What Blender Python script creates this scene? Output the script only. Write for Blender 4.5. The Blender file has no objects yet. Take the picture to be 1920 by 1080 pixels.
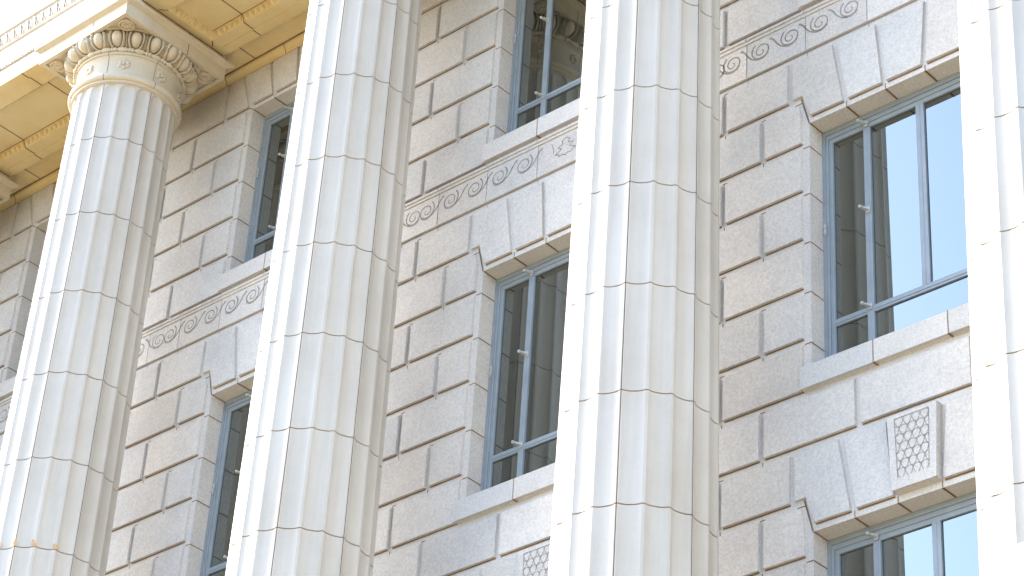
import bpy, math, random
from mathutils import Matrix, Vector

# ------------------------------------------------------------------ camera, sky, sun
S = 0.5                                   # one stone course = 0.5 m; everything below is laid out in courses
BAY = 7.6138                              # bay spacing
AX = -1.83                                # column axis, from the left jamb of its bay's window
D = 2.12                                  # column axis in front of the wall
GROUND = -25.6
sc = bpy.context.scene
SUN_EL, SUN_AZ = 30.0, -72.5                # azimuth from the wall's outward normal, negative = left
SUN_STR, SKY_STR, EXPO = 2.0, 0.15, 2.5

R = [[0.747532, -0.5748755, 0.3327372], [0.6617123, 0.600989, -0.4482734], [0.05773, 0.555275, 0.8296607]]
cam_d = bpy.data.cameras.new("camera")
cam = bpy.data.objects.new("camera", cam_d)
sc.collection.objects.link(cam)
sc.camera = cam
cam_d.sensor_width = 36.0
cam_d.lens = 4738.48 / 1920 * 36.0
cam_d.clip_start = 0.1
cam_d.clip_end = 5000
right = Vector((R[0][0], R[1][0], R[2][0]))
fwd = Vector((R[0][1], R[1][1], R[2][1]))
up = Vector((R[0][2], R[1][2], R[2][2]))
M = Matrix((right, up, -fwd)).transposed().to_4x4()
M.translation = Vector((43.17595, -28.39785, -22.43406)) * S
cam.matrix_world = M

world = bpy.data.worlds.new("World")
sc.world = world
world.use_nodes = True
wn = world.node_tree
wn.nodes.clear()
wo = wn.nodes.new("ShaderNodeOutputWorld")
bg = wn.nodes.new("ShaderNodeBackground")
sky = wn.nodes.new("ShaderNodeTexSky")
sky.sky_type = 'NISHITA'
sky.sun_disc = False
sky.sun_elevation = math.radians(SUN_EL)
a = math.radians(SUN_AZ)
e = math.radians(SUN_EL)
sun_dir = Vector((math.sin(a) * math.cos(e), -math.cos(a) * math.cos(e), math.sin(e)))   # towards the sun
sky.sun_rotation = math.atan2(sun_dir.x, sun_dir.y)
sky.air_density, sky.dust_density, sky.ozone_density = 1.0, 1.5, 2.4
bg.inputs[1].default_value = SKY_STR
wn.links.new(sky.outputs[0], bg.inputs[0])
wn.links.new(bg.outputs[0], wo.inputs[0])

sd = bpy.data.lights.new("sun", 'SUN')
sd.energy = SUN_STR
sd.angle = math.radians(0.5)
sd.color = (1.0, 0.93, 0.82)
so = bpy.data.objects.new("sun", sd)
sc.collection.objects.link(so)
so.rotation_euler = (-sun_dir).to_track_quat('-Z', 'Y').to_euler()
so.location = (0, -30, 30)

sc.view_settings.view_transform = 'Standard'
sc.view_settings.look = 'None'
sc.view_settings.exposure = EXPO
sc.view_settings.gamma = 1.0
sc.view_settings.use_curve_mapping = False
random.seed(7)


# ------------------------------------------------------------------ materials
def new_mat(name):
    m = bpy.data.materials.new(name)
    m.use_nodes = True
    nt = m.node_tree
    b = nt.nodes["Principled BSDF"]
    return m, nt, b


def node(nt, typ, **kw):
    n = nt.nodes.new(typ)
    for k, v in kw.items():
        setattr(n, k, v)
    return n


def noise(nt, vec, scale, detail=4.0, rough=0.6):
    n = node(nt, "ShaderNodeTexNoise")
    n.inputs["Scale"].default_value = scale
    n.inputs["Detail"].default_value = detail
    n.inputs["Roughness"].default_value = rough
    nt.links.new(vec, n.inputs["Vector"])
    return n.outputs["Fac"]


def ramp(nt, fac, stops):
    r = node(nt, "ShaderNodeValToRGB")
    cr = r.color_ramp
    while len(cr.elements) < len(stops):
        cr.elements.new(0.5)
    for el, (p, c) in zip(cr.elements, stops):
        el.position = p
        el.color = (*c, 1.0)
    nt.links.new(fac, r.inputs[0])
    return r.outputs[0]


def mixc(nt, fac, a, b, blend='MIX'):
    n = node(nt, "ShaderNodeMix", data_type='RGBA', blend_type=blend)
    for sock, v in ((n.inputs[0], fac), (n.inputs[6], a), (n.inputs[7], b)):
        if isinstance(v, (int, float)):
            sock.default_value = v
        elif isinstance(v, tuple):
            sock.default_value = (*v, 1.0)
        else:
            nt.links.new(v, sock)
    return n.outputs[2]


def stone(name, base, mottle, speck, tint=0.0, bump=0.2, bump_scale=60.0, rough=0.8, streak=0.0, spec=0.3):
    m, nt, b = new_mat(name)
    tc = node(nt, "ShaderNodeTexCoord")
    o = tc.outputs["Object"]
    big = noise(nt, o, 1.1, 5.0, 0.62)
    col = ramp(nt, big, [(0.32, mottle[0]), (0.52, base), (0.72, mottle[1])])
    fine = noise(nt, o, 48.0, 6.0, 0.8)
    sp = ramp(nt, fine, [(0.30, (1 - speck,) * 3), (0.55, (1.0,) * 3), (0.75, (1 + speck * 0.5,) * 3)])
    col = mixc(nt, 1.0, col, sp, 'MULTIPLY')
    if streak:
        mp = node(nt, "ShaderNodeMapping")
        mp.inputs["Scale"].default_value = (9.0, 9.0, 0.5)
        nt.links.new(o, mp.inputs[0])
        st = noise(nt, mp.outputs[0], 1.0, 4.0, 0.6)
        s2 = ramp(nt, st, [(0.35, (1 - streak, 1 - streak * 1.1, 1 - streak * 1.25)), (0.6, (1.0, 1.0, 1.0))])
        col = mixc(nt, 1.0, col, s2, 'MULTIPLY')
    if tint:
        at = node(nt, "ShaderNodeAttribute", attribute_name="tint")
        col = mixc(nt, 1.0, col, at.outputs["Color"], 'MULTIPLY')
    nt.links.new(col, b.inputs["Base Color"])
    b.inputs["Roughness"].default_value = rough
    b.inputs["Specular IOR Level"].default_value = spec
    bn = noise(nt, o, bump_scale, 3.0, 0.65)
    bp = node(nt, "ShaderNodeBump")
    bp.inputs["Strength"].default_value = bump
    bp.inputs["Distance"].default_value = 0.008
    nt.links.new(bn, bp.inputs["Height"])
    nt.links.new(bp.outputs[0], b.inputs["Normal"])
    return m


M_WALL = stone("granite_wall", (0.605, 0.588, 0.565), ((0.535, 0.52, 0.51), (0.64, 0.615, 0.58)), 0.30, tint=1.0, bump=0.7, bump_scale=85)
M_TERRA = stone("white_terracotta", (0.53, 0.497, 0.445), ((0.495, 0.458, 0.40), (0.555, 0.525, 0.475)), 0.05, bump=0.12, bump_scale=90, rough=0.55, streak=0.07, spec=0.4)
M_CAP = stone("cream_terracotta", (0.55, 0.49, 0.385), ((0.51, 0.445, 0.33), (0.58, 0.525, 0.43)), 0.05, bump=0.12, bump_scale=90, rough=0.55, streak=0.05, spec=0.4)
M_SOFF = stone("bounce_tinted_terracotta", (0.69, 0.575, 0.33), ((0.62, 0.49, 0.245), (0.73, 0.63, 0.41)), 0.05, bump=0.15, bump_scale=60, rough=0.7)  # extra yellow in the colour stands in for warm bounce light
M_PAVE = stone("sand_paving", (0.31, 0.22, 0.105), ((0.27, 0.19, 0.085), (0.35, 0.25, 0.125)), 0.1, bump=0.3, bump_scale=8)


def flat(name, col, rough=0.6, metal=0.0, var=0.12, scale=25.0):
    m, nt, b = new_mat(name)
    tc = node(nt, "ShaderNodeTexCoord")
    n = noise(nt, tc.outputs["Object"], scale, 4.0, 0.6)
    c = ramp(nt, n, [(0.3, tuple(v * (1 - var) for v in col)), (0.7, tuple(min(1, v * (1 + var)) for v in col))])
    nt.links.new(c, b.inputs["Base Color"])
    b.inputs["Roughness"].default_value = rough
    b.inputs["Metallic"].default_value = metal
    return m


M_MORTAR_SHADE = flat("mortar_and_shade_line", (0.20, 0.125, 0.07), 0.9, var=0.35, scale=3.0)  # real joints, and the shade painted under blocks and wall moulding
M_JOINT = flat("tan_shaft_joint", (0.27, 0.15, 0.07), 0.9, var=0.45, scale=1.6)
M_INCISED_SHADE = flat("incised_and_shade_line", (0.28, 0.255, 0.23), 0.9, var=0.3, scale=12.0)  # carved lines and frieze joints, and the shade painted under the frieze
M_FRAME = flat("blue_grey_window_paint", (0.25, 0.295, 0.335), 0.35, var=0.08, scale=6.0)
M_FITTING = flat("pale_window_fitting", (0.42, 0.45, 0.46), 0.4, 0.2)
M_RUST = flat("rust_stain", (0.58, 0.37, 0.17), 0.9, var=0.3, scale=60)
M_POST = flat("lamp_post_paint", (0.05, 0.06, 0.06), 0.4)
M_OPAL = flat("opal_glass", (0.85, 0.84, 0.80), 0.25, var=0.02)
M_CORE = flat("dark_interior", (0.03, 0.03, 0.03), 0.9)

m, nt, b = new_mat("reflective_window_glass")
nt.nodes.remove(b)
out = nt.nodes["Material Output"]
gl = node(nt, "ShaderNodeBsdfGlossy")
gl.inputs["Roughness"].default_value = 0.0
gl.inputs["Color"].default_value = (0.86, 0.96, 0.96, 1)
df = node(nt, "ShaderNodeBsdfDiffuse")
df.inputs["Color"].default_value = (0.012, 0.013, 0.013, 1)
lw = node(nt, "ShaderNodeLayerWeight")
lw.inputs["Blend"].default_value = 0.5
mr = node(nt, "ShaderNodeMapRange")
mr.inputs["To Min"].default_value = 0.21
mr.inputs["To Max"].default_value = 0.42
nt.links.new(lw.outputs["Facing"], mr.inputs[0])
mx = node(nt, "ShaderNodeMixShader")
nt.links.new(mr.outputs[0], mx.inputs[0])
nt.links.new(df.outputs[0], mx.inputs[1])
nt.links.new(gl.outputs[0], mx.inputs[2])
nt.links.new(mx.outputs[0], out.inputs[0])
M_GLASS = m


# ------------------------------------------------------------------ mesh builder (units: courses)
class MB:
    def __init__(self):
        self.v, self.f, self.m, self.t = [], [], [], []
        self.mat = 0
        self.tint = (1.0, 1.0, 1.0)

    def merge(self, o, mat=None):
        i = len(self.v)
        self.v += o.v
        self.f += [tuple(i + q for q in f) for f in o.f]
        self.m += [mat] * len(o.f) if mat is not None else o.m
        self.t += o.t

    def face(self, pts):
        i = len(self.v)
        self.v += [tuple(p) for p in pts]
        self.f.append(tuple(range(i, i + len(pts))))
        self.m.append(self.mat)
        self.t.append(self.tint)

    def grid(self, rows, close_u=False, mats=None):
        """rows: list of equal-length point lists"""
        i0 = len(self.v)
        n = len(rows[0])
        for r in rows:
            self.v += [tuple(p) for p in r]
        for a in range(len(rows) - 1):
            for c in range(n if close_u else n - 1):
                c2 = (c + 1) % n
                self.f.append((i0 + a * n + c, i0 + a * n + c2, i0 + (a + 1) * n + c2, i0 + (a + 1) * n + c))
                self.m.append(mats(a, c) if mats else self.mat)
                self.t.append(self.tint)

    def box(self, x0, x1, y0, y1, z0, z1):
        p = [(x, y, z) for z in (z0, z1) for y in (y0, y1) for x in (x0, x1)]
        i = len(self.v)
        self.v += p
        for q in ((0, 2, 3, 1), (4, 5, 7, 6), (0, 1, 5, 4), (2, 6, 7, 3), (0, 4, 6, 2), (1, 3, 7, 5)):
            self.f.append(tuple(i + k for k in q))
            self.m.append(self.mat)
            self.t.append(self.tint)

    def frustum(self, h0, z0, h1, z1, cx=0.0, cy=0.0):
        i = len(self.v)
        for h, z in ((h0, z0), (h1, z1)):
            self.v += [(cx - h, cy - h, z), (cx + h, cy - h, z), (cx + h, cy + h, z), (cx - h, cy + h, z)]
        for q in ((3, 2, 1, 0), (4, 5, 6, 7), (0, 1, 5, 4), (1, 2, 6, 5), (2, 3, 7, 6), (3, 0, 4, 7)):
            self.f.append(tuple(i + k for k in q))
            self.m.append(self.mat)
            self.t.append(self.tint)

    def panel(self, front, p, y=0.0, cham=0.055, eps=0.02):
        """raised block face: front polygon (x,z) at y-p, base polygon at y with its top edge chamfered"""
        zt = max(q[1] for q in front)
        base = [(x, z + (cham if z > zt - eps else 0.0)) for x, z in front]
        self.face([(x, y - p, z) for x, z in front])
        n = len(front)
        for k in range(n):
            a, b2 = front[k], front[(k + 1) % n]
            c, d2 = base[(k + 1) % n], base[k]
            self.face([(d2[0], y, d2[1]), (c[0], y, c[1]), (b2[0], y - p, b2[1]), (a[0], y - p, a[1])])

    def ribbon(self, pts, w, y, t=0.005):
        """thin strip along a polyline of (x,z) on a plane facing -Y"""
        for k in range(len(pts) - 1):
            (x0, z0), (x1, z1) = pts[k], pts[k + 1]
            L = math.hypot(x1 - x0, z1 - z0) or 1e-6
            nx, nz = -(z1 - z0) / L * w / 2, (x1 - x0) / L * w / 2
            self.face([(x0 - nx, y - t, z0 - nz), (x1 - nx, y - t, z1 - nz), (x1 + nx, y - t, z1 + nz), (x0 + nx, y - t, z0 + nz)])

    def ellipsoid(self, c, ax3, nu=10, nv=6, half=False):
        """ax3: three half-axis vectors"""
        rows = []
        lo = 0.0 if half else -math.pi / 2
        for j in range(nv + 1):
            ph = lo + (math.pi / 2 - lo) * j / nv
            r = []
            for k in range(nu):
                th = 2 * math.pi * k / nu
                a1, a2, a3 = math.cos(ph) * math.cos(th), math.cos(ph) * math.sin(th), math.sin(ph)
                r.append(tuple(c[q] + ax3[0][q] * a1 + ax3[1][q] * a2 + ax3[2][q] * a3 for q in range(3)))
            rows.append(r)
        self.grid(rows, True)

    def lathe(self, prof, n=96):
        rows = [[(r * math.sin(2 * math.pi * k / n), -r * math.cos(2 * math.pi * k / n), z) for k in range(n)] for r, z in prof]
        self.grid(rows, True)

    def build(self, name, mats, parent=None, loc=(0, 0, 0), smooth=None, tint=False):
        me = bpy.data.meshes.new(name)
        me.from_pydata([(x * S, y * S, z * S) for x, y, z in self.v], [], self.f)
        for mt in mats:
            me.materials.append(mt)
        if len(mats) > 1:
            me.polygons.foreach_set("material_index", self.m)
        if tint:
            at = me.color_attributes.new("tint", 'FLOAT_COLOR', 'CORNER')
            buf = []
            for f, t in zip(self.f, self.t):
                buf += [t[0], t[1], t[2], 1.0] * len(f)
            at.data.foreach_set("color", buf)
        if smooth is not None:
            me.polygons.foreach_set("use_smooth", [True] * len(me.polygons))
            me.set_sharp_from_angle(angle=math.radians(smooth))
        me.update()
        o = bpy.data.objects.new(name, me)
        sc.collection.objects.link(o)
        o.location = tuple(c * S for c in loc)
        if parent:
            o.parent = parent
        return o


def empty(name, loc, label, cat, group=None):
    o = bpy.data.objects.new(name, None)
    sc.collection.objects.link(o)
    o.empty_display_size = 0.3
    o.location = tuple(c * S for c in loc)
    tag(o, label, cat, group)
    return o


def tag(o, label, cat, group=None):
    o["label"] = label
    o["category"] = cat
    if group:
        o["group"] = group


def copy_tree(o, parent=None):
    c = o.copy()
    sc.collection.objects.link(c)
    c.parent = parent
    for ch in list(o.children):
        copy_tree(ch, c)
    return c


# ------------------------------------------------------------------ ground
g = MB()
g.face([(-4000, -4000, GROUND), (4000, -4000, GROUND), (4000, 4000, GROUND), (-4000, 4000, GROUND)])
go = g.build("ground", [M_PAVE])
go["kind"] = "structure"

# ------------------------------------------------------------------ the stone wall
BAYS = range(-2, 5)
WIN = 3.96
PIERC = (WIN - BAY) / 2                   # pier centre, from the jamb
PR = 0.06                                 # how far a block face stands proud of its margins
OPEN = [(-11.5, -3.5), (-0.5, 4.5), (7.5, 12.0)]
facade = empty("stone_building", (0, 0, GROUND), "grey stone building wall of drafted blocks with recessed windows behind the columns", "building")
FZ = -GROUND


def rtint():
    g0 = min(1.12, max(0.84, random.gauss(1.0, 0.042)))
    w = random.gauss(0.0, 0.012)
    return (g0 + w, g0, g0 - w)


w = MB()
j = MB()                                  # mortar joints, plus shade lines painted under the blocks
TOPZ = 13.12


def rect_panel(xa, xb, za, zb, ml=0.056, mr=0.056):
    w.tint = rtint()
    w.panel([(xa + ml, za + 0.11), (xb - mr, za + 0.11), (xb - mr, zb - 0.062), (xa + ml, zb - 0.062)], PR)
    j.ribbon([(xa + ml, za + 0.094), (xb - mr, za + 0.094)], 0.03, 0, 0.004)   # dark line painted for the shade under the block


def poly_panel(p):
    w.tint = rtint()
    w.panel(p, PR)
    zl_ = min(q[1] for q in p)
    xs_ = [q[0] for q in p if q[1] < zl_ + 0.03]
    j.ribbon([(min(xs_), zl_ - 0.016), (max(xs_), zl_ - 0.016)], 0.03, 0, 0.004)  # same painted shade along the block's lower edge


for k in BAYS:
    X = k * BAY
    L, C0, Rr = X + WIN - BAY, X + PIERC, X          # this pier's left jamb, centre and right jamb
    w.tint = (1.02, 1.02, 1.02)
    # margin plane, cut at every opening
    w.face([(L, 0, GROUND), (Rr, 0, GROUND), (Rr, 0, TOPZ + 0.4), (L, 0, TOPZ + 0.4)])
    zs = [GROUND] + [z for o_ in OPEN for z in o_] + [TOPZ + 0.4]
    for a_ in range(0, len(zs), 2):
        w.face([(X, 0, zs[a_]), (X + WIN, 0, zs[a_]), (X + WIN, 0, zs[a_ + 1]), (X, 0, zs[a_ + 1])])
    for z0, z1 in OPEN:
        w.face([(X, 0, z0), (X, 0, z1), (X, 0.55, z1), (X, 0.55, z0)])
        w.face([(X + WIN, 0, z1), (X + WIN, 0, z0), (X + WIN, 0.55, z0), (X + WIN, 0.55, z1)])
        w.face([(X, 0, z1), (X + WIN, 0, z1), (X + WIN, 0.55, z1), (X, 0.55, z1)])
        w.face([(X, 0, z0), (X, 0.55, z0), (X + WIN, 0.55, z0), (X + WIN, 0, z0)])
    # courses of the pier
    for n in range(-22, 12):
        if n == 6:
            continue
        even = n % 2 == 0
        lint = n in (5, -3)
        jamb = any(z0 - 0.6 < n + 0.5 < z1 + 0.2 for z0, z1 in OPEN)
        xl, xr = L, Rr
        if n == -2 or n in (-13, -14):
            jn = [PIERC * 2 + 0.98, -0.98, 0.91, 3.05, BAY + PIERC * 2 + 0.98]
            if n == -13:
                jn = [PIERC, 0.2, WIN - 0.2, BAY + PIERC]
            for a_, b_ in zip(jn[:-1], jn[1:]):
                rect_panel(X + a_, X + b_, n, n + 1)
            continue
        if n < -14:
            jn = [PIERC * 2 + 0.98, -0.98, 0.91, 3.05, BAY + PIERC * 2 + 0.98] if even else [PIERC, -0.05, WIN / 2, WIN + 0.05, BAY + PIERC]
            for a_, b_ in zip(jn[:-1], jn[1:]):
                rect_panel(X + a_, X + b_, n, n + 1)
            continue
        em = 0.145 if jamb else 0.056
        if lint:
            rect_panel(X + PIERC, X - 0.37, n, n + 1)
            rect_panel(X - BAY + WIN + 0.37, X + PIERC, n, n + 1)
        elif even:
            rect_panel(L + 0.98, Rr - 0.98, n, n + 1)
            if n in (4, -4):
                poly_panel([(X - 0.98 + 0.056, n + 0.11), (X - 0.145, n + 0.11), (X - 0.145, n + 0.74), (X - 0.2, n + 0.938), (X - 0.98 + 0.056, n + 0.938)])
                poly_panel([(L + 0.145, n + 0.11), (L + 0.98 - 0.056, n + 0.11), (L + 0.98 - 0.056, n + 0.938), (L + 0.2, n + 0.938), (L + 0.145, n + 0.74)])
            else:
                rect_panel(Rr - 0.98, Rr, n, n + 1, mr=em)
                rect_panel(L, L + 0.98, n, n + 1, ml=em)
        else:
            rect_panel(C0, Rr, n, n + 1, mr=em)
            rect_panel(L, C0, n, n + 1, ml=em)
        # thin joints on the margins and round the jamb
        if jamb and not lint and any(z0 + 0.05 < n < z1 for z0, z1 in OPEN):
            j.ribbon([(X - 0.13, n), (X, n)], 0.022, 0)
            j.ribbon([(L, n), (L + 0.13, n)], 0.022, 0)
            for xx, s_ in ((X, 1), (L, -1)):
                xe = xx + s_ * 0.004
                j.face([(xe, 0.0, n - 0.012), (xe, 0.37, n - 0.012), (xe, 0.37, n + 0.012), (xe, 0.0, n + 0.012)])
    for n in range(-12, 13):
        if n in (6, 7):
            continue
        for xv in ((C0,) if n % 2 else (L + 0.98, Rr - 0.98)):
            j.ribbon([(xv - 0.05, n + 1.0), (xv + 0.05, n + 1.0)], 0.02, 0)
            j.ribbon([(xv, n - 0.02), (xv, n + 0.06)], 0.02, 0)
    # flat arches of the middle and lower windows
    for zb, key in ((4.5, True), (-3.5, False)):
        t0, b0, e0 = zb + 1.438, zb + 0.13, zb + 0.62
        for s_ in (1, -1):
            def P(x, z):
                return (X + WIN / 2 + s_ * (x - WIN / 2), z)
            def put(pts):
                q = [P(*p_) for p_ in pts]
                poly_panel(q if s_ == 1 else q[::-1])
            put([(-0.315, e0), (-0.105, e0), (0.06, b0), (0.73, b0), (0.52, t0), (-0.315, t0)])
            put([(0.845, b0), (1.53, b0), (1.425, t0), (0.64, t0)])
            j.ribbon([P(-0.16, zb + 0.6), P(0.0, zb + 0.0)], 0.03, 0)
            j.ribbon([P(-0.3, zb + 0.5), P(-0.14, zb + 0.5)], 0.02, 0)
            for xj in (0.785, 1.58):
                j.ribbon([P(xj, zb), P(xj, zb + 0.12)], 0.018, 0)
                xc = P(xj, 0)[0]
                j.face([(xc - 0.02, 0.0, zb - 0.004), (xc + 0.02, 0.0, zb - 0.004), (xc + 0.02, 0.37, zb - 0.004), (xc - 0.02, 0.37, zb - 0.004)])
            xc = P(0.0, 0)[0]
            j.face([(xc - 0.0, 0.0, zb - 0.004), (xc + s_ * 0.025, 0.0, zb - 0.004), (xc + s_ * 0.025, 0.37, zb - 0.004), (xc, 0.37, zb - 0.004)][::s_])
        if key:
            poly_panel([(X + 1.635, b0), (X + 2.325, b0), (X + 2.43, t0), (X + 1.53, t0)])
    # top row of voussoirs under the ceiling moulding
    t0, b0 = TOPZ - 0.05, 12.12
    rect_panel(L + 0.9, Rr - 0.9, 12, TOPZ + 0.01)
    for s_ in (1, -1):
        def P(x, z):
            return (X + WIN / 2 + s_ * (x - WIN / 2), z)
        def put(pts):
            q = [P(*p_) for p_ in pts]
            poly_panel(q if s_ == 1 else q[::-1])
        put([(-0.845, b0 - 0.02), (-0.12, b0 - 0.02), (-0.44, t0), (-0.845, t0)])
        put([(0.03, b0), (0.65, b0), (0.45, t0), (-0.34, t0)])
        put([(0.76, b0), (1.42, b0), (1.33, t0), (0.56, t0)])
        j.ribbon([P(-0.14, 12.09), P(0.0, 12.0)], 0.02, 0)
        for xj in (0.705, 1.47):
            j.ribbon([P(xj, 12.0), P(xj, 12.11)], 0.018, 0)
            xc = P(xj, 0)[0]
            j.face([(xc - 0.02, 0.0, 11.996), (xc + 0.02, 0.0, 11.996), (xc + 0.02, 0.37, 11.996), (xc - 0.02, 0.37, 11.996)])
        xc = P(0.0, 0)[0]
        j.face([(xc, 0.0, 11.996), (xc + s_ * 0.025, 0.0, 11.996), (xc + s_ * 0.025, 0.37, 11.996), (xc, 0.37, 11.996)][::s_])
    poly_panel([(X + 1.52, b0), (X + 2.44, b0), (X + 2.53, t0), (X + 1.43, t0)])

XL, XR = BAYS[0] * BAY + WIN - BAY, BAYS[-1] * BAY + WIN
w.tint = (1, 1, 1)
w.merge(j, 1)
w.build("wall", [M_WALL, M_MORTAR_SHADE], facade, (0, 0, FZ), tint=True)
core = MB()
core.box(XL - 0.01, XR + 0.01, 0.6, 16.0, GROUND, 17.0)
core.box(XL - 0.3, XL - 0.011, 0.0, 16.0, GROUND, 17.0)
core.box(XR + 0.011, XR + 0.3, 0.0, 16.0, GROUND, 17.0)
core.build("interior_core", [M_CORE], facade, (0, 0, FZ))

# wave-scroll frieze between the storeys
fr, inc = MB(), MB()


def band(mb, x0, x1, prof):
    """prof: list of (y,z) from bottom to top"""
    mb.grid([[(x0, y, z), (x1, y, z)] for y, z in prof])


fj = [-1.33, -0.03, 1.28, 2.68, 3.99, 5.29]
for k in BAYS:
    X = k * BAY
    cuts = [X + v for v in fj] + [X + BAY + fj[0]]
    for a_, b_ in zip(cuts[:-1], cuts[1:]):
        fr.tint = rtint()
        inc.ribbon([(a_, 6.094), (b_, 6.094)], 0.03, 0, 0.004)  # painted shade below the frieze's lower edge
        band(fr, a_, b_, [(0, 6.11), (-0.05, 6.11), (-0.05, 6.865), (-0.075, 6.865), (-0.075, 6.93), (-0.1, 6.93), (-0.1, 6.985), (0, 7.04)])
    for a_ in cuts[:-1]:
        j2 = inc
        j2.ribbon([(a_, 6.0), (a_, 6.1)], 0.016, 0)
        j2.ribbon([(a_, 6.11), (a_, 6.865)], 0.016, -0.05)
        j2.ribbon([(a_, 6.93), (a_, 6.985)], 0.016, -0.1)
    flip = -1 if k < 3 else 1
    for s_ in (1, -1):
        for q in range(6):
            cx = X + WIN / 2 - s_ * (1.05 + 0.645 * q)
            if abs(cx - (X + WIN / 2)) > BAY / 2 - 0.12:
                continue
            f_ = flip * s_
            sp = []
            N = 44
            for i in range(N + 1):
                t = i / N
                an = math.radians(125 + 640 * t)
                r = 0.215 * (1 - t) ** 0.8 * (1 - 0.18 * math.exp(-((t - 0.2) / 0.12) ** 2)) + 0.018
                sp.append((cx + f_ * (r * math.cos(an)), 6.575 + r * math.sin(an) * 0.98))
            for i in range(N):
                wd = 0.030 - 0.012 * i / N
                inc.ribbon(sp[i:i + 2], wd, -0.05)
            tl = [(-0.43, 0.185), (-0.36, 0.11), (-0.29, -0.01), (-0.22, -0.09), (-0.137, -0.15), (-0.05, -0.185), (0.04, -0.185), (0.11, -0.155), (0.165, -0.10)]
            tl = [(cx + f_ * x, 6.575 + z) for x, z in tl]
            for i in range(len(tl) - 1):
                inc.ribbon(tl[i:i + 2], 0.036 - 0.0036 * i, -0.05)
            inc.ribbon([(tl[0][0] - f_ * 0.03, tl[0][1] + 0.005), (tl[0][0] + f_ * 0.01, tl[0][1] - 0.012)], 0.045, -0.052)
    if flip == -1:                        # leaf where the two runs of scrolls meet
        for s_ in (1, -1):
            pts = [(0.0, 0.2), (0.1, 0.14), (0.06, 0.06), (0.2, 0.03), (0.1, -0.04), (0.26, -0.12), (0.17, -0.14), (0.15, -0.2), (0.07, -0.17), (0.0, -0.22)]
            inc.ribbon([(X + WIN / 2 + s_ * x, 6.56 + z) for x, z in pts], 0.02, -0.05)
            inc.ribbon([(X + WIN / 2 + s_ * 0.36, 6.76), (X + WIN / 2 + s_ * 0.3, 6.6), (X + WIN / 2 + s_ * 0.3, 6.48)], 0.02, -0.05)
fr.merge(inc, 1)
fr.build("scroll_frieze", [M_WALL, M_INCISED_SHADE], facade, (0, 0, FZ), tint=True)

# carved keystones of the lower windows
kb, kl = MB(), MB()
cx = WIN / 2
zb = -3.5
kt = [(cx - 0.40, zb + 0.13), (cx + 0.40, zb + 0.13), (cx + 0.455, zb + 1.44), (cx - 0.455, zb + 1.44)]
kb.panel(kt, 0.17, cham=0.0)
yk = -0.17
x0, x1, z0, z1 = cx - 0.315, cx + 0.315, zb + 0.31, zb + 1.36


def kx(x, z):
    f = 0.9 + 0.1 * (z - z0) / (z1 - z0)
    return (cx + (x - cx) * f, z)


kl.ribbon([kx(x0, z1), kx(x1, z1)], 0.02, yk)
kl.ribbon([kx(x0, z0), kx(x0, z1)], 0.012, yk)
kl.ribbon([kx(x1, z0), kx(x1, z1)], 0.012, yk)
pw, ph = (x1 - x0) / 4, (z1 - z0) / 7.0
for r_ in range(7):
    off = 0.0 if r_ % 2 == 0 else pw / 2
    zc = z1 - ph * (r_ + 0.35)
    for c_ in range(-1, 5):
        xc = x0 + pw * (c_ + 0.5) + off
        pts = []
        for i in range(15):
            an = math.radians(90 + 360 * i / 14)
            rx = pw * 0.47
            rz = ph * (0.42 if math.sin(an) > 0 else 0.72)
            sx = math.cos(an)
            if math.sin(an) < 0:
                sx *= (1 + 0.25 * math.sin(an))
            pts.append((xc + rx * sx, zc + rz * math.sin(an)))
        for a_, b_ in zip(pts[:-1], pts[1:]):
            if all(x0 <= p_[0] <= x1 and z0 - 0.01 <= p_[1] <= z1 for p_ in (a_, b_)):
                kl.ribbon([kx(*a_), kx(*b_)], 0.0105, yk)
        tip = (xc, zc - 0.70 * ph)
        if x0 <= xc <= x1 and tip[1] - 0.04 > z0:
            kl.ribbon([kx(xc, tip[1] + 0.01), kx(xc, tip[1] - ph * 0.2)], 0.011, yk)
kb.merge(kl, 1)
key0 = kb.build("carved_keystone", [M_WALL, M_INCISED_SHADE], facade, (BAYS[0] * BAY, 0, FZ), tint=True)
for k in list(BAYS)[1:]:
    c = copy_tree(key0, facade)
    c.location.x = k * BAY * S

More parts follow.
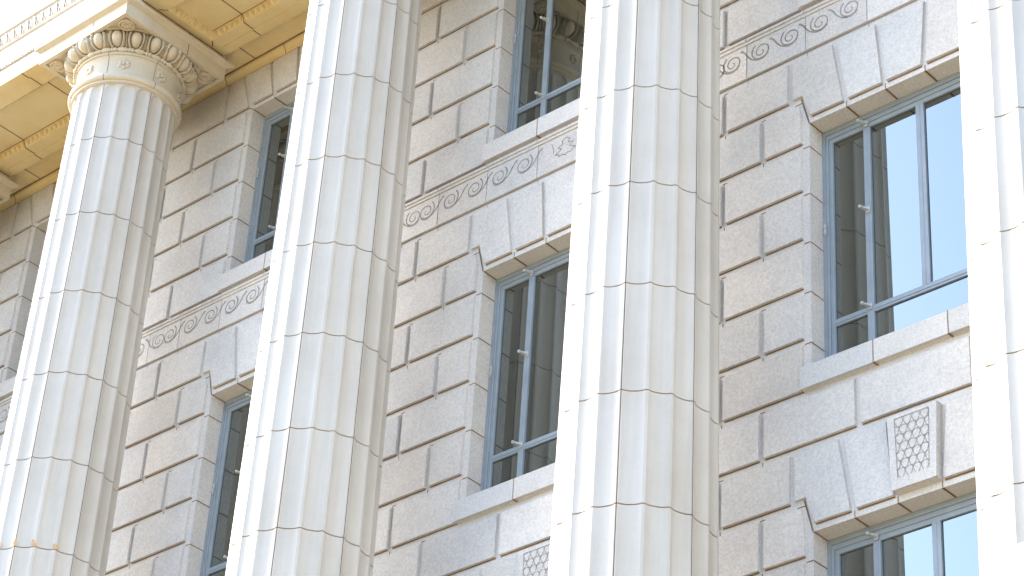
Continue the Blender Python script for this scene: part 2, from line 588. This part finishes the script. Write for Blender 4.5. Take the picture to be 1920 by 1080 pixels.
# ------------------------------------------------------------------ windows
def make_window(z0, z1, name="window"):
    """frame mesh with panes, sill and fittings as its children; local origin at the opening's lower left corner"""
    H = z1 - z0
    f = MB()
    W = WIN
    # stepped outer frame (left, right, head)
    for i, (a0, a1, y0) in enumerate(((0.0, 0.065, 0.36), (0.065, 0.115, 0.385), (0.115, 0.195, 0.405))):
        hz = (0.0, 0.10, 0.185, 0.27)
        f.box(a0, a1, y0, 0.5, 0, H - hz[i])
        f.box(W - a1, W - a0, y0, 0.5, 0, H - hz[i])
        f.box(a1, W - a1, y0 + 0.001 * 0, 0.5, H - hz[i + 1], H - hz[i])
    f.box(0.03, 0.042, 0.352, 0.361, 0, H - 0.02)
    f.box(0.135, 0.15, 0.395, 0.406, 0, H - 0.2)
    f.box(0.195, W - 0.195, 0.395, 0.5, 0, 0.1)
    zr = 0.94                            # transom
    for s0, s1 in ((0.195, 0.84), (0.97, W - 0.97), (W - 0.84, W - 0.195)):
        f.box(s0, s1, 0.405, 0.5, zr, zr + 0.13)
        f.box(s0, s1, 0.393, 0.405, zr + 0.045, zr + 0.085)
    for xm in (0.905, W - 0.905):
        f.box(xm - 0.065, xm + 0.065, 0.395, 0.5, 0.1, H - 0.27)
        f.box(xm - 0.012, xm + 0.022, 0.388, 0.395, zr + 0.13, H - 0.27)
    f.box(W / 2 - 0.078, W / 2 + 0.078, 0.40, 0.5, zr + 0.13, H - 0.27)
    f.box(W / 2 - 0.006, W / 2 + 0.006, 0.394, 0.40, zr + 0.13, H - 0.27)
    wo_ = f.build(name, [M_FRAME], facade)
    for x0_, x1_, za, zb_ in ((0.19, 0.845, 0.09, zr + 0.01), (0.19, 0.845, zr + 0.12, H - 0.265), (0.965, W - 0.965, 0.09, zr + 0.01),
                              (0.965, W / 2 - 0.07, zr + 0.12, H - 0.265), (W / 2 + 0.07, W - 0.965, zr + 0.12, H - 0.265),
                              (W - 0.845, W - 0.19, 0.09, zr + 0.01), (W - 0.845, W - 0.19, zr + 0.12, H - 0.265)):
        p = MB()
        p.box(x0_, x1_, 0.44, 0.455, za, zb_)
        p.build("pane", [M_GLASS], wo_)
    s = MB()
    cuts = [-0.14, 1.28, 2.68, W + 0.14]
    for a_, b_ in zip(cuts[:-1], cuts[1:]):
        s.tint = rtint()
        s.grid([[(a_, 0, -0.42), (b_, 0, -0.42)], [(a_, -0.03, -0.40), (b_, -0.03, -0.40)], [(a_, -0.13, -0.42), (b_, -0.13, -0.42)],
                [(a_, -0.13, -0.012), (b_, -0.13, -0.012)], [(a_, -0.12, 0.002), (b_, -0.12, 0.002)], [(a_, 0.4, 0.03), (b_, 0.4, 0.03)]])
    for xe, sg in ((cuts[0], 1), (cuts[-1], -1)):
        s.face([(xe, 0, -0.42), (xe, 0, 0.01), (xe, -0.13, 0.0), (xe, -0.13, -0.42)][::sg])
    mj = MB()
    for xj in cuts[1:-1]:
        mj.ribbon([(xj, -0.42), (xj, 0.0)], 0.016, -0.13)
        mj.face([(xj - 0.02, -0.13, -0.425), (xj + 0.02, -0.13, -0.425), (xj + 0.02, 0.0, -0.425), (xj - 0.02, 0.0, -0.425)])
    s.merge(mj, 1)
    s.build("sill", [M_WALL, M_MORTAR_SHADE], wo_, tint=True)
    for xm, sg in ((0.905, -1), (W - 0.905, 1)):
        for zl in (zr + 0.11, zr + 2.05, H - 0.2):
            if zl < H - 0.3 or True:
                l = MB()
                l.box(xm - 0.035, xm + 0.035, 0.372, 0.396, zl - 0.06, zl + 0.06)
                base = Vector((xm, 0.375, zl))
                tip = Vector((xm + sg * 0.07, 0.25, zl + 0.02))
                for q in range(4):
                    a_, b_ = base.lerp(tip, q / 4), base.lerp(tip, (q + 1) / 4)
                    ra, rb = 0.042 - 0.006 * q, 0.036 - 0.006 * q
                    l.grid([[(p_.x - r2, p_.y, p_.z - r2 * 0.6), (p_.x + r2, p_.y, p_.z - r2 * 0.6), (p_.x + r2, p_.y, p_.z + r2 * 0.6), (p_.x - r2, p_.y, p_.z + r2 * 0.6)] for p_, r2 in ((a_, ra), (b_, rb))], True)
                l.ellipsoid(tip, ((0.034, 0, 0), (0, 0.034, 0), (0, 0, 0.034)), 10, 8)
                l.build("latch", [M_FITTING], wo_, smooth=50)
    for xh in (0.05, W - 0.05):
        h = MB()
        for dz in (-0.06, 0.06):
            h.ellipsoid((xh, 0.345, zr + 1.98 + dz), ((0.03, 0, 0), (0, 0.03, 0), (0, 0, 0.034)), 10, 8)
        h.box(xh - 0.022, xh + 0.022, 0.345, 0.362, zr + 1.86, zr + 2.1)
        h.build("hinge", [M_FITTING], wo_, smooth=50)
    return wo_


for z0, z1 in OPEN:
    w0 = make_window(z0, z1)
    w0.location = (BAYS[0] * BAY * S, 0, (z0 + FZ) * S)
    for k in list(BAYS)[1:]:
        c = copy_tree(w0, facade)
        c.location.x = k * BAY * S

# ------------------------------------------------------------------ columns
ZT = 11.37                                # where the flutes end
ZB = GROUND + 2.0


def rad(z):
    return 1.25 - 0.0104 * z


def shaft():
    mb = MB()
    FH = 7.95                             # half angle of a flute
    SEAM = 0.3
    us = [-1.0, -0.94, -0.86, -0.74, -0.56, -0.3, 0.0, 0.3, 0.56, 0.74, 0.86, 0.94, 1.0]
    seams = {27, 81, -27, -81, 135, -135}

    def ring(z, s, inset=0.0):
        r0 = rad(z) - inset
        pts = []
        for q in range(20):
            cf = -171 + 18 * q            # fillet centre
            seam = cf in seams or cf - 360 in seams
            for da in (-(9 - FH), -SEAM, -SEAM * 0.8, SEAM * 0.8, SEAM, 9 - FH):
                rr = r0 - (0.02 if seam and abs(da) < SEAM * 0.9 else 0.0)
                a_ = math.radians(cf + da)
                pts.append((rr * math.sin(a_), -rr * math.cos(a_), z))
            cl = cf + 9
            for u in us:
                dep = 0.06 * (1 - abs(u) ** 2.8) * s
                a_ = math.radians(cl + FH * u * max(s, 0.02))
                rr = r0 - dep
                pts.append((rr * math.sin(a_), -rr * math.cos(a_), z))
        return pts

    NP = 6 + len(us)
    zs = []
    n = int(math.floor(ZB / 2)) + 1
    edges = [ZB]
    zj = []
    zz = 10 - 0.07
    while zz > ZB + 0.3:
        zj.append(zz)
        zz -= 2.0
    rows, kind = [], []

    def add(z, s, inset, kd):
        rows.append(ring(z, s, inset))
        kind.append(kd)
    add(ZB, 1, 0, 0)
    for z in sorted(zj):
        add(z - 0.011, 1, 0, 0)
        add(z - 0.0085, 1, 0.02, 1)
        add(z + 0.0085, 1, 0.02, 0)
        add(z + 0.011, 1, 0, 0)
    cap = 0.17
    for q in range(0, 9):
        t = q / 8
        add(ZT - cap + cap * math.sin(t * math.pi / 2), max(math.cos(t * math.pi / 2), 0.0), 0, 0)
    add(ZT + 0.02, 0, 0, 0)
    seamq = [q for q in range(20) if ((-171 + 18 * q) in seams or (-171 + 18 * q - 360) in seams)]

    def mats(a_, c):
        q, i = divmod(c, NP)
        if kind[a_] == 1:
            return 1
        if q in seamq and i in (1, 2, 3):
            return 1
        return 0
    mb.grid(rows, True, mats)
    return mb


def capital_parts(parent, zoff):
    loc = (0, 0, zoff)
    # astragal and necking
    a_ = MB()
    prof = [(rad(ZT), ZT), (rad(ZT) + 0.03, ZT + 0.01), (1.19, ZT + 0.03), (1.19, ZT + 0.07)]
    for q in range(0, 13):
        t = -math.pi / 2 + math.pi * q / 12
        prof.append((1.17 + 0.09 * math.cos(t), ZT + 0.16 + 0.09 * math.sin(t)))
    a_.lathe(prof, 120)
    a_.build("astragal", [M_CAP], parent, loc, smooth=40)
    nk = MB()
    prof = [(1.17, ZT + 0.25), (1.135, ZT + 0.27), (1.125, ZT + 0.33), (1.125, ZT + 0.6), (1.135, ZT + 0.72), (1.165, ZT + 0.78), (1.2, ZT + 0.79), (1.2, ZT + 0.84), (1.19, ZT + 0.86)]
    nk.lathe(prof, 120)
    sm = MB()
    sm.mat = 0
    for az in (27, 81, -27, -81, 135, -135):
        for (ra, za), (rb, zb_) in zip(prof[:-1], prof[1:]):
            q4 = []
            for da, (r_, z_) in ((-0.3, (ra, za)), (0.3, (ra, za)), (0.3, (rb, zb_)), (-0.3, (rb, zb_))):
                th = math.radians(az + da)
                q4.append(((r_ + 0.004) * math.sin(th), -(r_ + 0.004) * math.cos(th), z_))
            sm.face(q4)
        pr2 = [(1.17 + 0.094 * math.cos(-math.pi / 2 + math.pi * q / 12), ZT + 0.16 + 0.094 * math.sin(-math.pi / 2 + math.pi * q / 12)) for q in range(13)]
        for (ra, za), (rb, zb_) in zip(pr2[:-1], pr2[1:]):
            q4 = []
            for da, (r_, z_) in ((-0.3, (ra, za)), (0.3, (ra, za)), (0.3, (rb, zb_)), (-0.3, (rb, zb_))):
                th = math.radians(az + da)
                q4.append((r_ * math.sin(th), -r_ * math.cos(th), z_))
            sm.face(q4)
    nk.merge(sm, 1)
    nko = nk.build("necking", [M_CAP, M_MORTAR_SHADE], parent, loc, smooth=40)
    for q in range(8):
        th = math.radians(45 * q)
        n_ = Vector((math.sin(th), -math.cos(th), 0))
        tx = Vector((math.cos(th), math.sin(th), 0))
        tz = Vector((0, 0, 1))
        c_ = n_ * 1.122 + Vector((0, 0, ZT + 0.555))
        rs = MB()
        rosette(rs, c_, tx, tz, n_, 0.15)
        rs.build("neck_rosette", [M_CAP], nko, smooth=60)
    # bead and reel
    bd = MB()
    N = 20 * 18
    rows = []
    for i in range(9):
        t = -math.pi * 0.6 + math.pi * 1.3 * i / 8
        row = []
        for k in range(N):
            u = (k % 18) / 18
            if u < 0.6:
                m_ = 0.012 + 0.050 * math.sqrt(max(0.0, 1 - ((u - 0.3) / 0.31) ** 2))
            else:
                v = ((u - 0.6) / 0.2) % 1.0
                m_ = 0.005 + 0.052 * math.sqrt(max(0.0, 1 - ((v - 0.5) / 0.5) ** 2))
            th = 2 * math.pi * k / N
            r_ = 1.21 + m_ * math.cos(t)
            row.append((r_ * math.sin(th), -r_ * math.cos(th), ZT + 0.90 + m_ * math.sin(t)))
        rows.append(row)
    bd.grid(rows, True)
    bd.build("bead_moulding", [M_CAP], parent, loc, smooth=60)
    # egg and dart echinus
    eg = MB()
    per, NV = 32, 30
    rows = []
    for v in range(NV + 1):
        t = v / NV
        row = []
        ph = t * math.pi / 2 * 0.98
        rb = 1.175 + 0.255 * math.sin(ph)
        zz = ZT + 0.94 + 0.31 * (1 - math.cos(ph) ** 1.0) * 1.0
        nr, nz = math.sin(math.pi / 2 - ph * 0.55), -math.cos(math.pi / 2 - ph * 0.55) * 0.0 - 0.35
        for k in range(20 * per):
            u = (k % per) / per
            u = u - 1.0 if u > 0.5 else u           # egg centred on u = 0
            tc = 0.66
            dv = (t - tc) / (0.50 if t < tc else 0.42)
            ee = math.hypot(u / 0.265, dv)
            if ee < 1:
                h = -0.01 + 0.105 * math.sqrt(1 - ee * ee)
            elif ee < 1.16:
                h = -0.055
            elif ee < 1.59:
                h = -0.06 + 0.135 * math.sqrt(max(0.0, 1 - ((ee - 1.38) / 0.21) ** 2))
            else:
                dd = abs(abs(u) - 0.5)
                h = 0.03 - dd * 0.9 if dd < 0.06 else -0.05
                if abs(u) < 0.4:
                    h = -0.05
            h *= min(1.0, t * 8)
            th = 2 * math.pi * k / (20 * per)
            r_ = rb + h * 0.9
            row.append((r_ * math.sin(th), -r_ * math.cos(th), zz - h * 0.42))
        rows.append(row)
    eg.grid(rows, True)
    eg.build("egg_and_dart", [M_CAP], parent, loc, smooth=70)
    # abacus with sunk corners
    ab = MB()
    zb_ = 12.6
    HB = 1.47
    ab.frustum(HB, zb_ + 0.055, HB, zb_ + 0.31)
    for s0, s1, c0, c1 in ((-HB, HB, -HB, -HB + 0.1), (-HB, HB, HB - 0.1, HB), (-HB, -HB + 0.1, -HB + 0.1, HB - 0.1), (HB - 0.1, HB, -HB + 0.1, HB - 0.1)):
        ab.box(s0, s1, c0, c1, zb_, zb_ + 0.054)
    ab.frustum(HB + 0.0, zb_ + 0.311, HB + 0.10, zb_ + 0.37)
    ab.frustum(HB + 0.11, zb_ + 0.371, HB + 0.13, zb_ + 0.42)
    ab.frustum(HB - 0.02, zb_ + 0.421, HB - 0.02, zb_ + 0.70)
    ab.lathe([(1.40, zb_ + 0.06), (1.49, zb_ + 0.02), (1.53, zb_ + 0.02), (1.53, zb_ + 0.06)], 96) if False else None
    # curved ribs that close the sunk triangle at each corner
    for q in range(4):
        for w_, r_ in ((0.035, 1.50),):
            pts = []
            for i in range(13):
                th = math.radians(45 + 90 * q + (-21 + 42 * i / 12))
                pts.append((r_ * math.sin(th), -r_ * math.cos(th)))
            for (xa, ya), (xb, yb) in zip(pts[:-1], pts[1:]):
                m1 = math.hypot(xa, ya)
                f0, f1 = (r_ - w_) / r_, (r_ + w_) / r_
                if max(abs(xa), abs(ya), abs(xb), abs(yb)) * f1 > HB - 0.1:
                    continue
                ab.face([(xa * f0, ya * f0, zb_ + 0.015), (xb * f0, yb * f0, zb_ + 0.015), (xb * f1, yb * f1, zb_ + 0.015), (xa * f1, ya * f1, zb_ + 0.015)])
                ab.face([(xa * f1, ya * f1, zb_ + 0.015), (xb * f1, yb * f1, zb_ + 0.015), (xb * f1, yb * f1, zb_ + 0.055), (xa * f1, ya * f1, zb_ + 0.055)])
                ab.face([(xa * f0, ya * f0, zb_ + 0.055), (xb * f0, yb * f0, zb_ + 0.055), (xb * f0, yb * f0, zb_ + 0.015), (xa * f0, ya * f0, zb_ + 0.015)])
    mj = MB()
    for xs in (0.35,):                    # joints on the four faces
        for q in range(4):
            th = math.pi / 2 * q
            c_, s_ = math.cos(th), math.sin(th)
            for (h, za, zc) in ((HB + 0.003, 12.6, 12.91), (HB - 0.017, 13.02, 13.3)):
                p4 = [(xs - 0.01, -h, za), (xs + 0.01, -h, za), (xs + 0.01, -h, zc), (xs - 0.01, -h, zc)]
                mj.face([(x * c_ - y * s_, x * s_ + y * c_, z) for x, y, z in p4])
    ab.merge(mj, 1)
    abo = ab.build("abacus", [M_CAP, M_MORTAR_SHADE], parent, loc)
    for sx in (1, -1):
        for sy in (1, -1):
            rs = MB()
            rosette(rs, Vector((sx * 1.17, sy * 1.17, zb_ + 0.055)), Vector((1, 0, 0)), Vector((0, 1, 0)), Vector((0, 0, -1)), 0.15, rim=True)
            rs.build("corner_rosette", [M_CAP], abo, smooth=60)


def rosette(mb, c, tx, tz, n, r, rim=False):
    def ringed(prof, nn=32):
        rows = []
        for rr, h in prof:
            rows.append([tuple(c + (tx * math.cos(2 * math.pi * k / nn) + tz * math.sin(2 * math.pi * k / nn)) * rr + n * h) for k in range(nn)])
        mb.grid(rows, True)
    npet = 8 if rim else 6
    if rim:                                # a saucer with a raised lip
        ringed([(r * 1.22, 0.0), (r * 1.22, 0.07), (r * 1.12, 0.085), (r * 1.02, 0.07), (r * 0.9, 0.035), (r * 0.2, 0.03)])
    for q in range(npet):
        th = 2 * math.pi * (q + 0.5) / npet
        d_ = tx * math.cos(th) + tz * math.sin(th)
        e_ = tx * -math.sin(th) + tz * math.cos(th)
        b0 = c + n * (0.03 if rim else 0.0)
        wd = 0.30 if rim else 0.40
        mb.ellipsoid(b0 + d_ * r * 0.60, (d_ * r * 0.40, e_ * r * wd, n * r * 0.30), 12, 5, half=True)
    mb.ellipsoid(c + n * (0.04 if rim else r * 0.12), (tx * r * 0.26, tz * r * 0.26, n * r * 0.34), 12, 5, half=True)


def make_column():
    base = GROUND + 0.0
    t = empty("fluted_column", (0, -D, base), "", "column", "fluted white columns in front of the stone wall")
    t["kind"] = "thing"
    shaft().build("shaft", [M_TERRA, M_JOINT], t, (0, 0, -base), smooth=35)
    bs = MB()
    prof = [(1.95, base + 0.5), (1.98, base + 0.6)]
    for q in range(13):
        th = -math.pi / 2 + math.pi * q / 12
        prof.append((1.8 + 0.25 * math.cos(th), base + 0.85 + 0.25 * math.sin(th)))
    prof += [(1.72, base + 1.14), (1.6, base + 1.25), (1.62, base + 1.4)]
    for q in range(13):
        th = -math.pi / 2 + math.pi * q / 12
        prof.append((1.58 + 0.16 * math.cos(th), base + 1.58 + 0.16 * math.sin(th)))
    prof += [(1.56, base + 1.8), (rad(ZB) + 0.02, base + 1.9), (rad(ZB) - 0.1, base + 2.01)]
    bs.lathe(prof, 64)
    bs.box(-2.1, 2.1, -2.1, 2.1, base, base + 0.5)
    bs.build("base", [M_TERRA], t, (0, 0, -base), smooth=40)
    capital_parts(t, -base)
    return t


col0 = make_column()
COL_LABELS = {
    -1: "fluted white column standing just beyond the left edge of the picture",
    0: "fluted column whose capital corner shows at the far left edge under the ceiling",
    1: "leftmost fluted white column with its egg-and-dart capital fully in view under the ceiling",
    2: "fluted white column with bluish flutes, second whole shaft from the left, capital out of view",
    3: "broad fluted white column with strong blue flutes, standing between the middle and right-hand windows",
    4: "bright white fluted column cut off by the right edge of the picture",
}
cols = {}
for k in range(-1, 5):
    c = col0 if k == -1 else copy_tree(col0)
    c.location.x = (k * BAY + AX) * S
    c["label"] = COL_LABELS[k]
    cols[k] = c

# rust stains along two joints of the leftmost column: its shaft gets a mesh of its own
rs = MB()
rr_ = random.Random(3)
for zj, a0, a1, cnt in ((-0.07, 8, 66, 16),):
    for q in range(cnt):
        az = a0 + (a1 - a0) * rr_.random()
        cf = round((az - 9) / 18) * 18 + 9
        az = cf + rr_.uniform(-2.2, 2.2)
        r_ = rad(zj) + 0.004
        hgt = rr_.uniform(0.05, 0.17)
        pts = []
        for i in range(8):
            th = 2 * math.pi * i / 8
            aa = math.radians(az + 1.6 * math.cos(th) * rr_.uniform(0.6, 1.1))
            pts.append((r_ * math.sin(aa), -r_ * math.cos(aa), zj + 0.012 + hgt * 0.5 * (1 + math.sin(th)) * rr_.uniform(0.7, 1.1)))
        rs.face(pts)
own = shaft()
own.merge(rs, 2)
tmp = own.build("shaft", [M_TERRA, M_JOINT, M_RUST], None, smooth=35)
for ch in cols[1].children:
    if ch.name.startswith("shaft"):
        ch.data = tmp.data
bpy.data.objects.remove(tmp)

# ------------------------------------------------------------------ entablature and coffered ceiling
ent = empty("entablature", (BAY, -D, 13.22), "pale entablature with leaf-carved band and coffered yellowish ceiling resting on the columns", "entablature")
EX, EY, EZ = BAY, -D, 13.22               # children are laid out in world courses, shifted to this origin
off = (-EX, -EY, -EZ)


def wy(y):
    return y - D


ZS, ZP, ZW = 13.22, 13.40, 13.36
x_a, x_b = XL, XR
ar = MB()


def hsoff(mb, x0, x1, y0, y1, z):
    mb.face([(x0, wy(y1), z), (x1, wy(y1), z), (x1, wy(y0), z), (x0, wy(y0), z)])


# front fascias, carved band bed, crown
fa = MB()
prof = [(-1.1, ZS), (-1.1, 13.68), (-1.14, 13.685), (-1.14, 14.30), (-1.17, 14.32), (-1.19, 14.36), (-1.26, 14.62), (-1.31, 14.66), (-1.31, 14.95), (-1.1, 15.02), (-1.1, 18.2), (-1.9, 18.6), (-1.9, 19.2)]
fa.grid([[(x_a, wy(y), z), (x_b, wy(y), z)] for y, z in prof])
fa.face([(x_a, wy(-1.9), 19.2), (x_b, wy(-1.9), 19.2), (x_b, 12, 19.2), (x_a, 12, 19.2)])
for xe, sg in ((x_a, -1), (x_b, 1)):
    fa.face([(xe, wy(-1.1), ZS), (xe, 0, ZS), (xe, 0, 19.2), (xe, wy(-1.1), 19.2)][::sg])
fa.build("architrave", [M_TERRA], ent, off)
lf = MB()
x = x_a
while x < x_b:
    xm = x + 0.13
    def lp(u, v, h):                       # on the sloping bed of the band
        y = -1.19 - 0.07 * v
        return (xm + u, wy(y - h * 0.45), 14.36 + 0.26 * v)
    for s_ in (1, -1):
        lf.face([lp(0, 0.02, 0.03), lp(s_ * 0.055, 0.2, 0.05), lp(s_ * 0.10, 0.55, 0.035), lp(s_ * 0.085, 0.9, 0.06), lp(0.0, 0.98, 0.03)][::s_])
        lf.face([lp(s_ * 0.13, 0.05, 0.035), lp(s_ * 0.125, 0.5, 0.05), lp(s_ * 0.115, 0.3, 0.03), lp(s_ * 0.115, 0.1, 0.02)][::s_])
    x += 0.26
lf.build("leaf_moulding", [M_TERRA], ent, off)["kind"] = "stuff"
# bead under the second fascia
bb = MB()
x = x_a
while x < x_b:
    bb.ellipsoid((x, wy(-1.145), 13.72), ((0.028, 0, 0), (0, 0.02, 0), (0, 0, 0.022)), 6, 4)
    x += 0.1
bb.build("bead_row", [M_TERRA], ent, off, smooth=60)["kind"] = "stuff"

for k in BAYS:
    egb, cj, pn, ar = MB(), MB(), MB(), MB()
    xc = k * BAY + AX
    # soffit frame between the coffers
    x0c, x1c = xc + 1.66, xc + BAY - 1.66
    y0c, y1c = -0.50, 0.83
    hsoff(ar, xc - 1.66, xc + 1.66, -1.1, 1.35, ZS)
    hsoff(ar, x0c, x1c, -1.1, y0c, ZS)
    hsoff(ar, x0c, x1c, y1c, 1.35, ZS)
    # low step round the frame
    for ys, ye in ((-1.1, -0.87), (1.11, 1.35)):
        ar.box(xc + 1.66 + 0.0, xc + BAY - 1.66 - 0.0, wy(ys + 0.003), wy(ye - 0.003), ZS - 0.03, ZS - 0.001)
    # recessed coffer: sloping egg band and flat panel
    i = 0.09
    o4 = [(x0c, y0c), (x1c, y0c), (x1c, y1c), (x0c, y1c)]
    i4 = [(x0c + i, y0c + i), (x1c - i, y0c + i), (x1c - i, y1c - i), (x0c + i, y1c - i)]
    for q in range(4):
        (ax_, ay_), (bx_, by_) = o4[q], o4[(q + 1) % 4]
        (cx_, cy_), (dx_, dy_) = i4[(q + 1) % 4], i4[q]
        egb.face([(ax_, wy(ay_), ZS), (dx_, wy(dy_), ZP), (cx_, wy(cy_), ZP), (bx_, wy(by_), ZS)])
        L_ = math.hypot(bx_ - ax_, by_ - ay_)
        nE = max(2, int(L_ / 0.17))
        ux, uy = (bx_ - ax_) / L_, (by_ - ay_) / L_
        nx_, ny_ = -uy, ux
        for m_ in range(nE):
            f_ = (m_ + 0.5) / nE * L_
            mx_, my_ = ax_ + ux * f_ + nx_ * i * 0.5, ay_ + uy * f_ + ny_ * i * 0.5
            if not (0.12 < f_ < L_ - 0.12):
                continue
            egb.ellipsoid((mx_, wy(my_), (ZS + ZP) / 2), ((ux * 0.055, uy * 0.055, 0), (nx_ * 0.045, ny_ * 0.045, 0.085), (nx_ * 0.035, ny_ * 0.035, -0.02)), 8, 5)
            f2 = f_ + L_ / nE / 2
            mx_, my_ = ax_ + ux * f2 + nx_ * i * 0.5, ay_ + uy * f2 + ny_ * i * 0.5
            egb.ellipsoid((mx_, wy(my_), (ZS + ZP) / 2), ((ux * 0.012, uy * 0.012, 0), (nx_ * 0.04, ny_ * 0.04, 0.08), (nx_ * 0.03, ny_ * 0.03, -0.018)), 6, 4)
    hsoff(pn, x0c + i, x1c - i, y0c + i, y1c - i, ZP)
    # strip beside the wall, higher than the frame
    hsoff(ar, xc - 0.0, xc + BAY, 1.35, 2.12, ZW)
    ar.face([(xc, wy(1.35), ZS), (xc, wy(1.35), ZW), (xc + BAY, wy(1.35), ZW), (xc + BAY, wy(1.35), ZS)])
    # joints
    for xj in (2.70, BAY - 2.70):
        for y0_, y1_, z_ in ((-1.1, -0.87, ZS - 0.03), (-0.87, y0c, ZS), (y1c, 1.11, ZS), (1.11, 1.35, ZS - 0.03), (y0c + i, y1c - i, ZP)):
            cj.face([(xc + xj - 0.017, wy(y1_), z_ - 0.004), (xc + xj + 0.017, wy(y1_), z_ - 0.004), (xc + xj + 0.017, wy(y0_), z_ - 0.004), (xc + xj - 0.017, wy(y0_), z_ - 0.004)])
        for ya, yb_, sg in ((y1c, y1c - i, 1), (y0c, y0c + i, -1)):
            cj.face([(xc + xj - 0.017, wy(ya) - 0.004 * sg, ZS - 0.003), (xc + xj + 0.017, wy(ya) - 0.004 * sg, ZS - 0.003), (xc + xj + 0.017, wy(yb_) - 0.006 * sg, ZP - 0.003), (xc + xj - 0.017, wy(yb_) - 0.006 * sg, ZP - 0.003)])
    for xj in (1.84, 4.6):
        cj.face([(xc + xj - 0.017, wy(2.1), ZW - 0.004), (xc + xj + 0.017, wy(2.1), ZW - 0.004), (xc + xj + 0.017, wy(1.36), ZW - 0.004), (xc + xj - 0.017, wy(1.36), ZW - 0.004)])
    for xa_, ya_, xb_, yb_ in ((x0c + i, y1c - i, x1c - i, y1c - i), (x0c + i, y0c + i, x0c + i, y1c - i), (x1c - i, y0c + i, x1c - i, y1c - i), (x0c + i, y0c + i, x1c - i, y0c + i)):
        dx_, dy_ = (0.0, 0.017) if ya_ == yb_ else (0.017, 0.0)
        cj.face([(xa_ - dx_, wy(ya_ + dy_), ZP - 0.004), (xb_ + dx_, wy(yb_ + dy_), ZP - 0.004), (xb_ + dx_, wy(yb_ - dy_), ZP - 0.004), (xa_ - dx_, wy(ya_ - dy_), ZP - 0.004)])
    for s_ in (-1, 1):                     # joint where the frame meets the block over the capital
        xs = xc + s_ * 1.462
        cj.face([(xs - 0.02, wy(1.34), ZS - 0.004), (xs + 0.02, wy(1.34), ZS - 0.004), (xs + 0.02, wy(-1.09), ZS - 0.004), (xs - 0.02, wy(-1.09), ZS - 0.004)])
    # corners: mitre lines of the egg band
    for (ax_, ay_), (dx_, dy_) in zip(o4, i4):
        ex, ey = ax_ - dx_, ay_ - dy_
        Lm = math.hypot(ex, ey)
        px_, py_ = -ey / Lm * 0.014, ex / Lm * 0.014
        fx, fy = ax_ + ex * 1.6, ay_ + ey * 1.6
        cj.face([(ax_ - px_, wy(ay_ - py_), ZS - 0.004), (ax_ + px_, wy(ay_ + py_), ZS - 0.004), (fx + px_, wy(fy + py_), ZS - 0.004), (fx - px_, wy(fy - py_), ZS - 0.004)])
    ar.merge(cj, 1)
    ar.build("soffit", [M_SOFF, M_MORTAR_SHADE], ent, off)
    pno = pn.build("coffer", [M_SOFF], ent, off)
    egb.build("egg_moulding", [M_SOFF], pno, smooth=50)

# moulding along the head of the wall
wm = MB()
prof = [(0.0, 13.12), (-0.035, 13.12), (-0.04, 13.16), (-0.06, 13.22), (-0.11, 13.28), (-0.125, 13.31), (-0.125, 13.355), (0, 13.355)]
wm.grid([[(x_a, y, z), (x_b, y, z)] for y, z in prof])
wm.mat = 1
wm.face([(x_a, -0.004, 13.085), (x_b, -0.004, 13.085), (x_b, -0.004, 13.122), (x_a, -0.004, 13.122)])  # dark strip painted for the shadow below the moulding
wm.face([(x_a, -0.165, 13.354), (x_a, -0.12, 13.354), (x_b, -0.12, 13.354), (x_b, -0.165, 13.354)])
for k in BAYS:
    for xj in (0.92, 4.3, 6.6):
        xx = k * BAY + xj
        for (ya, za), (yb_, zb_) in zip(prof[1:6], prof[2:7]):
            wm.face([(xx - 0.01, ya - 0.004, za), (xx + 0.01, ya - 0.004, za), (xx + 0.01, yb_ - 0.004, zb_), (xx - 0.01, yb_ - 0.004, zb_)])
wm.build("wall_moulding", [M_SOFF, M_MORTAR_SHADE], facade, (0, 0, FZ))

# ------------------------------------------------------------------ globe lamp at the lower right corner
def cam_point(px, py, dist):
    d_ = right * ((px - 960) / 4738.48) + fwd - up * ((py - 540) / 4738.48)
    return (M.translation + d_.normalized() * dist) / S


gc = cam_point(1941, 1116, 7.0)
gr = 98 / 4738.48 * 7.0 / S
lamp = empty("street_lamp", (gc.x, gc.y, GROUND), "street lamp with round white globe filling the lower right corner", "street lamp")
gl_ = MB()
gl_.ellipsoid((0, 0, gc.z - GROUND), ((gr, 0, 0), (0, gr, 0), (0, 0, gr)), 48, 32)
gl_.build("lamp_globe", [M_OPAL], lamp, smooth=60)
ps = MB()
hz = gc.z - GROUND - gr
ps.lathe([(0.45, 0), (0.45, 0.3), (0.3, 0.5), (0.2, 0.7), (0.16, 2.0), (0.11, hz - 0.35), (0.12, hz - 0.3), (0.2, hz - 0.1), (0.2, hz + 0.04), (0.0, hz + 0.04)], 24)
ps.build("lamp_post", [M_POST], lamp, smooth=40)
